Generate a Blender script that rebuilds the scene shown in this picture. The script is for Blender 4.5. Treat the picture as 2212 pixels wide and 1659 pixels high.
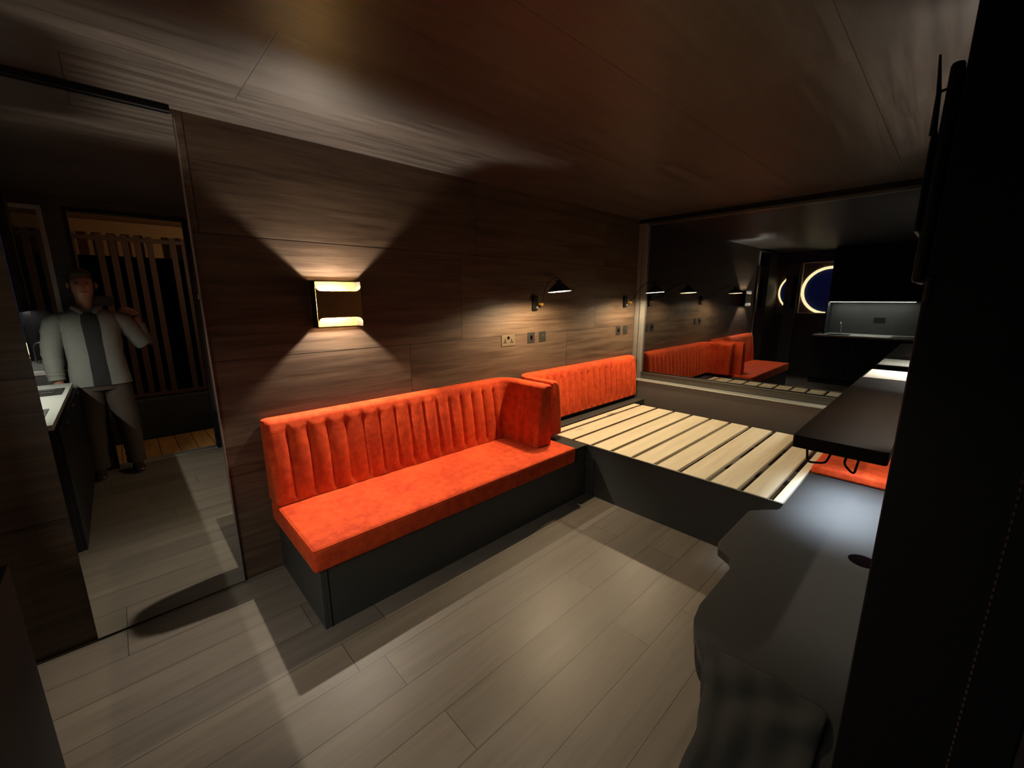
import bpy, bmesh, math, random
from mathutils import Vector, Matrix
random.seed(7)
for o in list(bpy.data.objects): bpy.data.objects.remove(o)
S = bpy.context.scene
C = S.collection
PI = math.pi

# ---------------------------------------------------------------- camera
cam = bpy.data.cameras.new('camera'); cam_o = bpy.data.objects.new('camera', cam); C.objects.link(cam_o)
cam.sensor_width = 36; cam.sensor_fit = 'HORIZONTAL'; cam.lens = 894.2 / 2212 * 36
cam.clip_start = 0.01; cam.clip_end = 60
R0 = Vector((0.72590173, -0.68778289, -0.00462283))
R1 = Vector((-0.14368403, -0.14506764, -0.97893324))
R2 = Vector((0.67262291, 0.71127356, -0.20412826))
cr = R0.normalized(); cu = -R1; cu = (cu - cr * cu.dot(cr)).normalized(); cb = cr.cross(cu)
rot = Matrix((cr, cu, cb)).transposed().to_4x4()
cam_o.matrix_world = Matrix.Translation((0, 0, 1.5)) @ rot
S.camera = cam_o

# ---------------------------------------------------------------- world, view
w = bpy.data.worlds.new('night'); S.world = w; w.use_nodes = True
w.node_tree.nodes['Background'].inputs[0].default_value = (0.25, 0.4, 1.0, 1)
w.node_tree.nodes['Background'].inputs[1].default_value = 0.0004
S.view_settings.view_transform = 'Standard'; S.view_settings.look = 'None'
S.view_settings.exposure = -0.15; S.view_settings.gamma = 1.0; S.view_settings.use_curve_mapping = False

def light(name, kind, loc, energy, color, parent=None, rot=(0, 0, 0), **kw):
    l = bpy.data.lights.new(name, kind); l.energy = energy; l.color = color
    for k, v in kw.items(): setattr(l, k, v)
    o = bpy.data.objects.new(name, l); C.objects.link(o); o.location = loc; o.rotation_euler = rot
    if parent: o.parent = parent
    return o
WARM = (1.0, 0.80, 0.52); NEUT = (1.0, 0.93, 0.80); COOL = (0.80, 0.90, 1.0)

# ---------------------------------------------------------------- materials
def lin(r, g, b):
    f = lambda c: (c / 255 / 12.92) if c / 255 <= 0.04045 else ((c / 255 + 0.055) / 1.055) ** 2.4
    return (f(r), f(g), f(b), 1)
class NT:
    def __init__(s, name):
        s.m = bpy.data.materials.new(name); s.m.use_nodes = True; s.t = s.m.node_tree; s.n = s.t.nodes
        s.b = s.n['Principled BSDF']; s.out = s.n['Material Output']
    def add(s, t, **kw):
        n = s.n.new(t)
        for k, v in kw.items(): setattr(n, k, v)
        return n
    def link(s, a, b): s.t.links.new(a, b)
def simple(name, col, rough=0.5, metal=0.0, var=0.12, scale=40, bump=0.0, emit=None, estr=0, coat=0, spec=0.5):
    k = NT(name); b = k.b
    b.inputs['Roughness'].default_value = rough; b.inputs['Metallic'].default_value = metal
    b.inputs['Specular IOR Level'].default_value = spec
    if coat: b.inputs['Coat Weight'].default_value = coat
    tc = k.add('ShaderNodeTexCoord'); nz = k.add('ShaderNodeTexNoise'); nz.inputs['Scale'].default_value = scale; nz.inputs['Detail'].default_value = 5
    k.link(tc.outputs['Object'], nz.inputs['Vector'])
    mx = k.add('ShaderNodeMix', data_type='RGBA')
    mx.inputs[6].default_value = tuple(c * (1 - var) for c in col[:3]) + (1,)
    mx.inputs[7].default_value = tuple(min(1, c * (1 + var)) for c in col[:3]) + (1,)
    k.link(nz.outputs[0], mx.inputs[0]); k.link(mx.outputs[2], b.inputs['Base Color'])
    if bump:
        bp = k.add('ShaderNodeBump'); bp.inputs['Strength'].default_value = bump; bp.inputs['Distance'].default_value = 0.002
        k.link(nz.outputs[0], bp.inputs['Height']); k.link(bp.outputs[0], b.inputs['Normal'])
    if emit:
        b.inputs['Emission Color'].default_value = emit; b.inputs['Emission Strength'].default_value = estr
    return k.m

def wood(name, c0, c1, along='X', across='Z', width=0.6, offset=0.0, length=2.4, rough=0.45, seam=0.004, grain=1.0, tone=0.25, knots=True, bump=0.25, spec=0.5):
    """boards running along one world axis; seams, per-board tone, stretched grain, knots"""
    k = NT(name); b = k.b
    geo = k.add('ShaderNodeNewGeometry'); sp = k.add('ShaderNodeSeparateXYZ'); k.link(geo.outputs['Position'], sp.inputs[0])
    ax = {'X': 0, 'Y': 1, 'Z': 2}
    def math_(op, a, b_=None, c_=None):
        n = k.add('ShaderNodeMath', operation=op)
        for i, v in enumerate((a, b_, c_)):
            if v is None: continue
            if isinstance(v, (int, float)): n.inputs[i].default_value = v
            else: k.link(v, n.inputs[i])
        return n.outputs[0]
    U = sp.outputs[ax[along]]; V = sp.outputs[ax[across]]
    v = math_('DIVIDE', math_('ADD', V, offset), width)
    row = math_('FLOOR', v); fv = math_('FRACT', v)
    wn = k.add('ShaderNodeTexWhiteNoise', noise_dimensions='1D'); k.link(row, wn.inputs['W'])
    u = math_('DIVIDE', math_('ADD', U, math_('MULTIPLY', wn.outputs['Value'], length)), length)
    col = math_('FLOOR', u); fu = math_('FRACT', u)
    wn2 = k.add('ShaderNodeTexWhiteNoise', noise_dimensions='2D'); cb_ = k.add('ShaderNodeCombineXYZ')
    k.link(row, cb_.inputs[0]); k.link(col, cb_.inputs[1]); k.link(cb_.outputs[0], wn2.inputs['Vector'])
    tonev = wn2.outputs['Value']
    # grain coordinates
    gc = k.add('ShaderNodeCombineXYZ')
    k.link(math_('MULTIPLY', U, 0.9), gc.inputs[0]); k.link(math_('MULTIPLY', V, 14.0), gc.inputs[1]); k.link(math_('MULTIPLY', tonev, 37.0), gc.inputs[2])
    n1 = k.add('ShaderNodeTexNoise'); n1.inputs['Scale'].default_value = 1.6; n1.inputs['Detail'].default_value = 8; n1.inputs['Roughness'].default_value = 0.62; n1.inputs['Distortion'].default_value = 0.6
    k.link(gc.outputs[0], n1.inputs['Vector'])
    gf = k.add('ShaderNodeCombineXYZ')
    k.link(math_('MULTIPLY', U, 5.0), gf.inputs[0]); k.link(math_('MULTIPLY', V, 160.0), gf.inputs[1]); k.link(math_('MULTIPLY', tonev, 11.0), gf.inputs[2])
    n2 = k.add('ShaderNodeTexNoise'); n2.inputs['Scale'].default_value = 1.0; n2.inputs['Detail'].default_value = 4
    k.link(gf.outputs[0], n2.inputs['Vector'])
    g = math_('ADD', math_('MULTIPLY', n1.outputs[0], 0.75), math_('MULTIPLY', n2.outputs[0], 0.25))
    rp = k.add('ShaderNodeValToRGB'); rp.color_ramp.elements[0].position = 0.5 - 0.18 / grain; rp.color_ramp.elements[1].position = 0.5 + 0.18 / grain
    rp.color_ramp.elements[0].color = c0; rp.color_ramp.elements[1].color = c1
    k.link(g, rp.inputs[0])
    # board tone
    tn = math_('ADD', 1 - tone / 2, math_('MULTIPLY', tonev, tone))
    last = k.add('ShaderNodeVectorMath', operation='SCALE'); k.link(rp.outputs[0], last.inputs[0]); k.link(tn, last.inputs['Scale'])
    colr = last.outputs[0]
    if knots:
        kc = k.add('ShaderNodeCombineXYZ'); k.link(math_('MULTIPLY', U, 1.4), kc.inputs[0]); k.link(math_('MULTIPLY', V, 3.2), kc.inputs[1]); k.link(math_('MULTIPLY', tonev, 19.0), kc.inputs[2])
        vo = k.add('ShaderNodeTexVoronoi'); vo.inputs['Scale'].default_value = 1.0; k.link(kc.outputs[0], vo.inputs['Vector'])
        kr = k.add('ShaderNodeMapRange'); kr.inputs[1].default_value = 0.0; kr.inputs[2].default_value = 0.13; kr.inputs[3].default_value = 0.35; kr.inputs[4].default_value = 1.0
        k.link(vo.outputs['Distance'], kr.inputs[0])
        s2 = k.add('ShaderNodeVectorMath', operation='SCALE'); k.link(colr, s2.inputs[0]); k.link(kr.outputs[0], s2.inputs['Scale']); colr = s2.outputs[0]
    # seams
    ev = math_('MULTIPLY', math_('MINIMUM', fv, math_('SUBTRACT', 1.0, fv)), width)
    eu = math_('MULTIPLY', math_('MINIMUM', fu, math_('SUBTRACT', 1.0, fu)), length)
    e = math_('MINIMUM', ev, eu)
    sm = k.add('ShaderNodeMapRange'); sm.inputs[1].default_value = seam * 0.4; sm.inputs[2].default_value = seam; sm.inputs[3].default_value = 0.25; sm.inputs[4].default_value = 1.0
    k.link(e, sm.inputs[0])
    s3 = k.add('ShaderNodeVectorMath', operation='SCALE'); k.link(colr, s3.inputs[0]); k.link(sm.outputs[0], s3.inputs['Scale'])
    k.link(s3.outputs[0], b.inputs['Base Color'])
    rr = k.add('ShaderNodeMapRange'); rr.inputs[3].default_value = rough - 0.08; rr.inputs[4].default_value = rough + 0.12; k.link(n1.outputs[0], rr.inputs[0]); k.link(rr.outputs[0], b.inputs['Roughness'])
    b.inputs['Specular IOR Level'].default_value = spec
    hh = math_('ADD', math_('MULTIPLY', g, 0.6), math_('MULTIPLY', sm.outputs[0], 1.0))
    bp = k.add('ShaderNodeBump'); bp.inputs['Strength'].default_value = bump; bp.inputs['Distance'].default_value = 0.003
    k.link(hh, bp.inputs['Height']); k.link(bp.outputs[0], b.inputs['Normal'])
    return k.m

def velvet(name):
    k = NT(name); b = k.b
    tc = k.add('ShaderNodeTexCoord')
    n1 = k.add('ShaderNodeTexNoise'); n1.inputs['Scale'].default_value = 22; n1.inputs['Detail'].default_value = 6; n1.inputs['Roughness'].default_value = 0.65
    n2 = k.add('ShaderNodeTexNoise'); n2.inputs['Scale'].default_value = 5; n2.inputs['Detail'].default_value = 3
    for n in (n1, n2): k.link(tc.outputs['Object'], n.inputs['Vector'])
    mx = k.add('ShaderNodeMath', operation='MULTIPLY_ADD'); k.link(n1.outputs[0], mx.inputs[0]); mx.inputs[1].default_value = 0.65
    m2 = k.add('ShaderNodeMath', operation='MULTIPLY'); k.link(n2.outputs[0], m2.inputs[0]); m2.inputs[1].default_value = 0.35
    k.link(m2.outputs[0], mx.inputs[2])
    rp = k.add('ShaderNodeValToRGB'); rp.color_ramp.elements[0].position = 0.38; rp.color_ramp.elements[1].position = 0.62
    rp.color_ramp.elements[0].color = (0.46, 0.040, 0.009, 1); rp.color_ramp.elements[1].color = (0.72, 0.082, 0.017, 1)
    k.link(mx.outputs[0], rp.inputs[0]); k.link(rp.outputs[0], b.inputs['Base Color'])
    b.inputs['Roughness'].default_value = 0.85; b.inputs['Specular IOR Level'].default_value = 0.2
    b.inputs['Sheen Weight'].default_value = 0.38; b.inputs['Sheen Roughness'].default_value = 0.35; b.inputs['Sheen Tint'].default_value = (1, 0.33, 0.12, 1)
    bp = k.add('ShaderNodeBump'); bp.inputs['Strength'].default_value = 0.35; bp.inputs['Distance'].default_value = 0.004
    k.link(n1.outputs[0], bp.inputs['Height']); k.link(bp.outputs[0], b.inputs['Normal'])
    return k.m
def emis(name, col, strength):
    k = NT(name); k.b.inputs['Base Color'].default_value = (0.8, 0.8, 0.8, 1)
    k.b.inputs['Emission Color'].default_value = col; k.b.inputs['Emission Strength'].default_value = strength
    return k.m
def mirror_mat(name, col, rough=0.0):
    k = NT(name); g = k.add('ShaderNodeBsdfGlossy'); g.inputs[0].default_value = col; g.inputs[1].default_value = rough
    k.link(g.outputs[0], k.out.inputs[0]); return k.m
def window_glass(name, fac, col=(1, 1, 1, 1)):
    k = NT(name); g = k.add('ShaderNodeBsdfGlossy'); g.inputs[0].default_value = col; g.inputs[1].default_value = 0.0
    t = k.add('ShaderNodeBsdfTransparent'); t.inputs[0].default_value = (0.8, 0.85, 0.9, 1); m = k.add('ShaderNodeMixShader'); m.inputs[0].default_value = fac
    k.link(t.outputs[0], m.inputs[1]); k.link(g.outputs[0], m.inputs[2]); k.link(m.outputs[0], k.out.inputs[0]); return k.m

M = {}
M['wall_wood'] = wood('stained_wall_boards', (0.044, 0.024, 0.0145, 1), (0.122, 0.080, 0.050, 1), 'X', 'Z', 0.6, 0.0, 1.63, rough=0.42, seam=0.0035, grain=1.25, tone=0.25, bump=0.2)
M['ceil_wood'] = wood('stained_ceiling_boards', (0.020, 0.0155, 0.0125, 1), (0.070, 0.058, 0.049, 1), 'X', 'Y', 0.6, 0.24, 2.35, rough=0.38, seam=0.003, tone=0.3, bump=0.2)
M['floor'] = wood('grey_brown_floor_planks', (0.115, 0.098, 0.078, 1), (0.188, 0.162, 0.130, 1), 'X', 'Y', 0.19, 0.05, 1.5, rough=0.42, seam=0.0022, grain=0.8, tone=0.32, knots=False, bump=0.12)
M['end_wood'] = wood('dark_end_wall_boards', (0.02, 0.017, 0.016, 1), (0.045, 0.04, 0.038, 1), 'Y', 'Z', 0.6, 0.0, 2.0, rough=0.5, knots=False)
M['slat'] = wood('pale_birch_slats', (0.60, 0.51, 0.33, 1), (0.80, 0.72, 0.52, 1), 'X', 'Y', 5.0, 1.0, 20, rough=0.6, grain=0.8, tone=0.0, bump=0.1)
M['deck'] = wood('orange_brown_deck_boards', (0.22, 0.11, 0.035, 1), (0.42, 0.23, 0.08, 1), 'Y', 'X', 0.145, 0.0, 6, rough=0.6, seam=0.006, tone=0.3)
M['ply'] = simple('dark_grey_painted_ply', (0.040, 0.040, 0.036, 1), 0.5, var=0.12, scale=9, bump=0.05)
M['ply_edge'] = simple('grey_worn_ply_edge', (0.16, 0.145, 0.12, 1), 0.5)
M['ply_top'] = simple('slate_grey_bench_top', (0.026, 0.026, 0.025, 1), 0.75, var=0.08, scale=12, spec=0.2)
M['panel'] = simple('grey_brown_painted_panel', (0.075, 0.063, 0.055, 1), 0.6, var=0.12, scale=6, bump=0.05)
M['sill'] = simple('pale_grey_sill_metal', (0.36, 0.36, 0.32, 1), 0.4, 0.3)
M['alu'] = simple('brushed_grey_aluminium', (0.42, 0.41, 0.38, 1), 0.38, 0.75, scale=20)
M['velvet'] = velvet('orange_velvet')
M['black'] = simple('satin_black_metal', (0.008, 0.008, 0.009, 1), 0.35, 0.2)
M['deepblack'] = simple('deep_black_paint', (0.002, 0.002, 0.002, 1), 0.6, spec=0.15)
M['matblack'] = simple('matt_black_laminate', (0.006, 0.006, 0.007, 1), 0.6, spec=0.2)
M['leather'] = simple('black_leather', (0.005, 0.004, 0.004, 1), 0.5, bump=0.2, scale=90, spec=0.3)
M['stitch'] = simple('brown_thread', (0.07, 0.03, 0.02, 1), 0.7)
M['brass'] = simple('aged_brass', (0.30, 0.17, 0.014, 1), 0.55, 0.0, scale=60)
M['darkbrass'] = simple('dark_bronze_glass', (0.30, 0.20, 0.10, 1), 0.3, 0.6)
M['shade_in'] = simple('white_enamel', (0.85, 0.83, 0.78, 1), 0.4)
M['bulb'] = emis('warm_bulb_glow', (1, 0.88, 0.66, 1), 260)
M['led'] = emis('white_led_glow', (1, 0.97, 0.86, 1), 9)
M['ring'] = emis('yellow_ring_glow', (1, 0.80, 0.42, 1), 4.5)
M['blue'] = emis('blue_night_glow_pane', (0.01, 0.045, 0.42, 1), 0.12)  # pane itself emits the blue of the night sky, nothing lit behind it
M['blue'].node_tree.nodes['Principled BSDF'].inputs['Base Color'].default_value = (0.0, 0.005, 0.05, 1)
M['steel'] = simple('dark_steel_plate', (0.10, 0.095, 0.085, 1), 0.35, 0.8)
M['brownsteel'] = simple('antique_bronze_plate', (0.13, 0.095, 0.058, 1), 0.5, 0.2)
M['hole'] = simple('black_socket_hole', (0.003, 0.002, 0.002, 1), 1.0, spec=0.0)
M['mirror'] = mirror_mat('silver_mirror', (0.84, 0.86, 0.84, 1))
M['glass'] = window_glass('night_window_glass', 0.20, (0.86, 0.87, 0.85, 1))
M['glass_thin'] = window_glass('thin_pane_glass', 0.06)
M['worktop'] = simple('pale_grey_worktop', (0.30, 0.31, 0.28, 1), 0.35, var=0.06)
M['splash'] = simple('grey_splashback', (0.022, 0.023, 0.021, 1), 0.5)
M['stainless'] = simple('stainless_steel', (0.6, 0.6, 0.6, 1), 0.25, 1.0)
M['skin'] = simple('skin', (0.30, 0.15, 0.10, 1), 0.5, bump=0.05)
M['jacket'] = simple('light_grey_jacket_cloth', (0.14, 0.145, 0.13, 1), 0.85, scale=30, bump=0.3)
M['shirt'] = simple('dark_shirt', (0.008, 0.008, 0.009, 1), 0.8)
M['trouser'] = simple('brown_trouser_cloth', (0.035, 0.025, 0.018, 1), 0.85, bump=0.2)
M['shoe'] = simple('dark_leather_shoe', (0.03, 0.018, 0.012, 1), 0.4)
M['hair'] = simple('brown_hair', (0.05, 0.03, 0.015, 1), 0.6, scale=200, bump=0.4)
M['eye'] = simple('eye_white', (0.12, 0.11, 0.10, 1), 0.5)
M['cloth'] = simple('charcoal_cloth', (0.015, 0.016, 0.016, 1), 0.9, scale=120, bump=0.3)
M['white'] = simple('white_cotton_and_lit_patch', (0.65, 0.62, 0.54, 1), 0.8)
M['fence'] = simple('dull_red_brown_slat', (0.06, 0.028, 0.022, 1), 0.7)
M['soffit'] = simple('ochre_soffit_boards', (0.22, 0.12, 0.05, 1), 0.6)

# ---------------------------------------------------------------- helpers
def tag(o, label=None, cat=None, group=None, kind=None):
    if label: o['label'] = label
    if cat: o['category'] = cat
    if group: o['group'] = group
    if kind: o['kind'] = kind
    return o
def obj(name, bm, mat, parent=None, smooth=False, loc=None):
    me = bpy.data.meshes.new(name); bm.normal_update(); bm.to_mesh(me); bm.free()
    mats = mat if isinstance(mat, (list, tuple)) else [mat]
    for m in mats: me.materials.append(m)
    if smooth:
        for p in me.polygons: p.use_smooth = True
        try: me.set_sharp_from_angle(angle=math.radians(40))
        except Exception: pass
    o = bpy.data.objects.new(name, me); C.objects.link(o)
    if parent is not None: o.parent = parent
    if loc: o.location = loc
    return o
def thing(name, label, cat, loc=(0, 0, 0), rotz=0, group=None):
    o = bpy.data.objects.new(name, None); C.objects.link(o); o.location = loc; o.rotation_euler = (0, 0, rotz)
    o.empty_display_size = 0.05
    return tag(o, label, cat, group)
def struct(name, bm, mat, **kw):
    return tag(obj(name, bm, mat, **kw), kind='structure')
def box(bm, x0, x1, y0, y1, z0, z1, bev=0.0, seg=2, mi=0):
    vs = [bm.verts.new((x, y, z)) for x in (x0, x1) for y in (y0, y1) for z in (z0, z1)]
    fs = [(0, 1, 3, 2), (4, 6, 7, 5), (0, 4, 5, 1), (2, 3, 7, 6), (0, 2, 6, 4), (1, 5, 7, 3)]
    faces = [bm.faces.new([vs[i] for i in f]) for f in fs]
    for f in faces: f.material_index = mi
    if bev:
        es = list({e for f in faces for e in f.edges})
        bmesh.ops.bevel(bm, geom=es, offset=bev, segments=seg, profile=0.5, affect='EDGES')
    return bm
def B(x0, x1, y0, y1, z0, z1, bev=0.0, seg=2):
    return box(bmesh.new(), x0, x1, y0, y1, z0, z1, bev, seg)
def prism(bm, pts, z0, z1, mi_top=0, mi_side=0, bev=0.0):
    a = [bm.verts.new((x, y, z0)) for x, y in pts]; b = [bm.verts.new((x, y, z1)) for x, y in pts]
    n = len(pts); ft = bm.faces.new(b); fb = bm.faces.new(a[::-1]); ft.material_index = mi_top; fb.material_index = mi_top
    for i in range(n):
        f = bm.faces.new([a[i], a[(i + 1) % n], b[(i + 1) % n], b[i]]); f.material_index = mi_side
    bmesh.ops.recalc_face_normals(bm, faces=bm.faces)
    if bev: bmesh.ops.bevel(bm, geom=list(ft.edges), offset=bev, segments=2, profile=0.5, affect='EDGES')
    return bm
def tube(bm, pts, r, seg=10, cap=True):
    pts = [Vector(p) for p in pts]; rs = r if isinstance(r, (list, tuple)) else [r] * len(pts)
    rings = []; up = None
    for i, p in enumerate(pts):
        t = ((pts[min(i + 1, len(pts) - 1)] - pts[max(i - 1, 0)])).normalized()
        if up is None:
            up = Vector((0, 0, 1)) if abs(t.z) < 0.9 else Vector((1, 0, 0))
        up = (up - t * up.dot(t)).normalized(); s = t.cross(up)
        rings.append([bm.verts.new(p + (up * math.cos(a) + s * math.sin(a)) * rs[i]) for a in [2 * PI * j / seg for j in range(seg)]])
    for a, b in zip(rings, rings[1:]):
        for j in range(seg): bm.faces.new([a[j], a[(j + 1) % seg], b[(j + 1) % seg], b[j]])
    if cap: bm.faces.new(rings[0][::-1]); bm.faces.new(rings[-1])
    bmesh.ops.recalc_face_normals(bm, faces=bm.faces)
    return bm
def lathe(bm, prof, c=(0, 0, 0), seg=40, axis='Z'):
    """prof: (r, h) list"""
    rings = []
    for r, h in prof:
        ring = []
        for j in range(seg):
            a = 2 * PI * j / seg; x, y = max(r, 1e-5) * math.cos(a), max(r, 1e-5) * math.sin(a)
            p = {'Z': (x, y, h), 'Y': (x, h, y), 'X': (h, x, y)}[axis]
            ring.append(bm.verts.new((p[0] + c[0], p[1] + c[1], p[2] + c[2])))
        rings.append(ring)
    for a, b in zip(rings, rings[1:]):
        for j in range(seg): bm.faces.new([a[j], a[(j + 1) % seg], b[(j + 1) % seg], b[j]])
    bmesh.ops.remove_doubles(bm, verts=bm.verts, dist=1e-4)
    bmesh.ops.recalc_face_normals(bm, faces=bm.faces)
    return bm
def bez(p0, p1, p2, p3, n=12):
    p0, p1, p2, p3 = map(Vector, (p0, p1, p2, p3))
    return [((1 - t) ** 3) * p0 + 3 * (1 - t) ** 2 * t * p1 + 3 * (1 - t) * t * t * p2 + t ** 3 * p3 for t in [i / n for i in range(n + 1)]]
def fillet(pts, rads, n=6):
    """round the corners of a closed 2-D polygon"""
    out = []; N = len(pts)
    for i, p in enumerate(pts):
        r = rads[i] if isinstance(rads, (list, tuple)) else rads
        p = Vector(p); a = Vector(pts[i - 1]); b = Vector(pts[(i + 1) % N])
        if r <= 0: out.append(tuple(p)); continue
        da = (a - p).normalized(); db = (b - p).normalized()
        ang = da.angle(db); d = min(r / math.tan(ang / 2), (a - p).length * .49, (b - p).length * .49)
        s, e = p + da * d, p + db * d
        for k in range(n + 1):
            t = k / n; out.append(tuple((1 - t) ** 2 * s + 2 * (1 - t) * t * p + t * t * e))
    return out

# ================================================================ ROOM SHELL
XW, YL, YR, H, XE = 4.24, 2.45, -0.17, 2.303, -0.98
struct('floor', B(XE - .1, XW + .1, YR, YL + .1, -.08, 0), M['floor'])
struct('ceiling', B(XE - .1, XW + .1, YR - .08, YL + .1, H, H + .08), M['ceil_wood'])
struct('wall_left', B(XE - .1, XW + .1, YL, YL + .08, 0, H), M['wall_wood'])
# end wall behind the camera, with the square reveal of the porthole
bm = bmesh.new()
box(bm, XE - .08, XE, YR, 1.20, 0, H); box(bm, XE - .08, XE, 2.08, YL, 0, H)
box(bm, XE - .08, XE, 1.20, 2.08, 0, 1.18); box(bm, XE - .08, XE, 1.20, 2.08, 2.12, H)
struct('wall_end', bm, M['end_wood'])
# right wall (door side): doorway x -.19..0.60, kitchen window x -.88..-.30
bm = bmesh.new()
for a in ((XE - .1, -.90, 0, H), (-.90, -.30, 0, .90), (-.90, -.30, 2.22, H), (-.30, -.19, 0, H), (-.19, .60, 2.23, H), (.60, XW + .1, 0, H)):
    box(bm, a[0], a[1], YR - .08, YR, a[2], a[3])
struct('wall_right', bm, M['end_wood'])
# far wall: low panel, sill, window
struct('wall_far', B(4.12, 4.20, YR, YL, 0, 0.592), M['panel'])
bm = bmesh.new(); box(bm, XW - .03, XW + .05, YR, YL, 2.262, H)
struct('trim_1', bm, M['matblack'])
struct('trim_2', B(4.105, 4.215, YR, 2.41, .592, .604, .003), M['sill'])

win = bpy.data.objects.new('window_1', None); C.objects.link(win); win['kind'] = 'structure'
bm = bmesh.new()
# left jamb: stepped aluminium profile
for (y0, y1, xf) in ((2.405, 2.449, 4.195), (2.385, 2.405, 4.212), (2.372, 2.385, 4.190), (2.345, 2.372, 4.215)):
    box(bm, xf, XW + .03, y0, y1, .604, 2.262, .003)
obj('window_frame', bm, M['alu'], win)
bm = bmesh.new()
box(bm, 4.216, XW + .03, YR, 2.345, .604, .665, .003); box(bm, 4.205, 4.222, YR, 2.345, .665, .678, .002); box(bm, 4.205, XW + .03, YR, 2.345, 2.235, 2.262, .003)
obj('window_rail', bm, simple('dark_bronze_rail', (.08, .08, .07, 1), .35, .5), win)
obj('window_pane', B(4.237, 4.243, YR, 2.35, .67, 2.24), M['glass'], win)

# mirror door on the long wall, track above
mt = thing('mirror_door', 'tall frameless mirror door standing flush on the left wooden wall', 'mirror', (0, YL, 0))
obj('mirror_panel', B(-.262, .300, -.022, -.004, .012, 2.275, .0015), M['mirror'], mt)
obj('edge_trim', B(.300, .306, -.024, -.001, .012, 2.26, .001), M['alu'], mt)['label'] = 'thin pale metal edge strip'
obj('pull_handle', B(.293, .3005, -.030, -.022, 1.50, 1.52, .001), M['alu'], mt)
bm = bmesh.new(); box(bm, -.80, .292, YL - .045, YL - .001, 2.278, H - .001); struct('trim_3', bm, M['matblack'])

# second setting pieces seen only in the mirror: doorway frame, threshold, kitchen window
dr = bpy.data.objects.new('door_1', None); C.objects.link(dr); dr['kind'] = 'structure'
bm = bmesh.new()
box(bm, -.19, -.165, YR - .09, YR + .01, 0, 2.23, .002); box(bm, .575, .60, YR - .09, YR + .01, 0, 2.23, .002); box(bm, -.19, .60, YR - .09, YR + .01, 2.205, 2.23, .002)
obj('door_frame', bm, M['matblack'], dr)
obj('threshold', B(-.165, .575, YR - .09, YR + .015, 0.0005, .014, .003), M['alu'], dr)
w2 = bpy.data.objects.new('window_2', None); C.objects.link(w2); w2['kind'] = 'structure'
bm = bmesh.new()
for a in ((-.90, -.87, .90, 2.22), (-.33, -.30, .90, 2.22), (-.87, -.33, .90, .935), (-.87, -.33, 2.19, 2.22)): box(bm, a[0], a[1], YR - .06, YR + .012, a[2], a[3], .002)
obj('window_frame', bm, M['alu'], w2)
obj('window_pane', B(-.87, -.33, YR - .03, YR - .026, .935, 2.19), M['glass_thin'], w2)

# porthole window on the end wall: square reveal + round lit ring + blue pane
def porthole(name, yc, zc, r, hs, lo, hi, y0, y1):
    t = bpy.data.objects.new(name, None); C.objects.link(t); t['kind'] = 'structure'
    x = XE
    bm = bmesh.new()
    n = 64
    inner = [(yc + r * math.cos(2 * PI * k / n), zc + r * math.sin(2 * PI * k / n)) for k in range(n)]
    def sq(p):
        dy, dz = p[0] - yc, p[1] - zc
        ts = []
        if dy > 1e-6: ts.append((y1 - yc) / dy)
        if dy < -1e-6: ts.append((y0 - yc) / dy)
        if dz > 1e-6: ts.append((hi - zc) / dz)
        if dz < -1e-6: ts.append((lo - zc) / dz)
        t_ = min(ts); return (yc + dy * t_, zc + dz * t_)
    outer = [sq(p) for p in inner]
    a = [bm.verts.new((x - .03, *p)) for p in inner]; b = [bm.verts.new((x - .03, *p)) for p in outer]
    a2 = [bm.verts.new((x - .05, *p)) for p in inner]
    for k in range(n):
        bm.faces.new([a[k], a[(k + 1) % n], b[(k + 1) % n], b[k]]); bm.faces.new([a2[k], a2[(k + 1) % n], a[(k + 1) % n], a[k]])
    obj('porthole_board', bm, simple('dark_red_brown_board', (.12, .07, .05, 1), .5), t)
    bm = bmesh.new()
    prof = [(r, -.05), (r, -.012), (r + .048, -.012), (r + .048, -.03)]
    rings = []
    for rr, h in prof: rings.append([bm.verts.new((x + h, yc + rr * math.cos(2 * PI * k / n), zc + rr * math.sin(2 * PI * k / n))) for k in range(n)])
    for p, q in zip(rings, rings[1:]):
        for k in range(n): bm.faces.new([p[k], p[(k + 1) % n], q[(k + 1) % n], q[k]])
    obj('lit_ring', bm, M['ring'], t)
    bm = bmesh.new(); vs = [bm.verts.new((x - .052, *p)) for p in inner]; vs2 = [bm.verts.new((x - .057, *p)) for p in inner]
    bm.faces.new(vs); bm.faces.new(vs2[::-1])
    for k in range(n): bm.faces.new([vs[k], vs2[k], vs2[(k + 1) % n], vs[(k + 1) % n]])
    obj('window_pane', bm, M['blue'], t)
    bm = bmesh.new()
    for q in ((y0, y0 + .02, lo, hi), (y1 - .02, y1, lo, hi), (y0, y1, lo, lo + .02), (y0, y1, hi - .02, hi)): box(bm, x - .06, x + .03, *q, .002)
    obj('window_frame', bm, simple('cream_painted_frame', (.6, .52, .40, 1), .5), t)
    return t
porthole('window_3', 1.63, 1.60, .385, .44, 1.18, 2.12, 1.20, 2.08)

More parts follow.
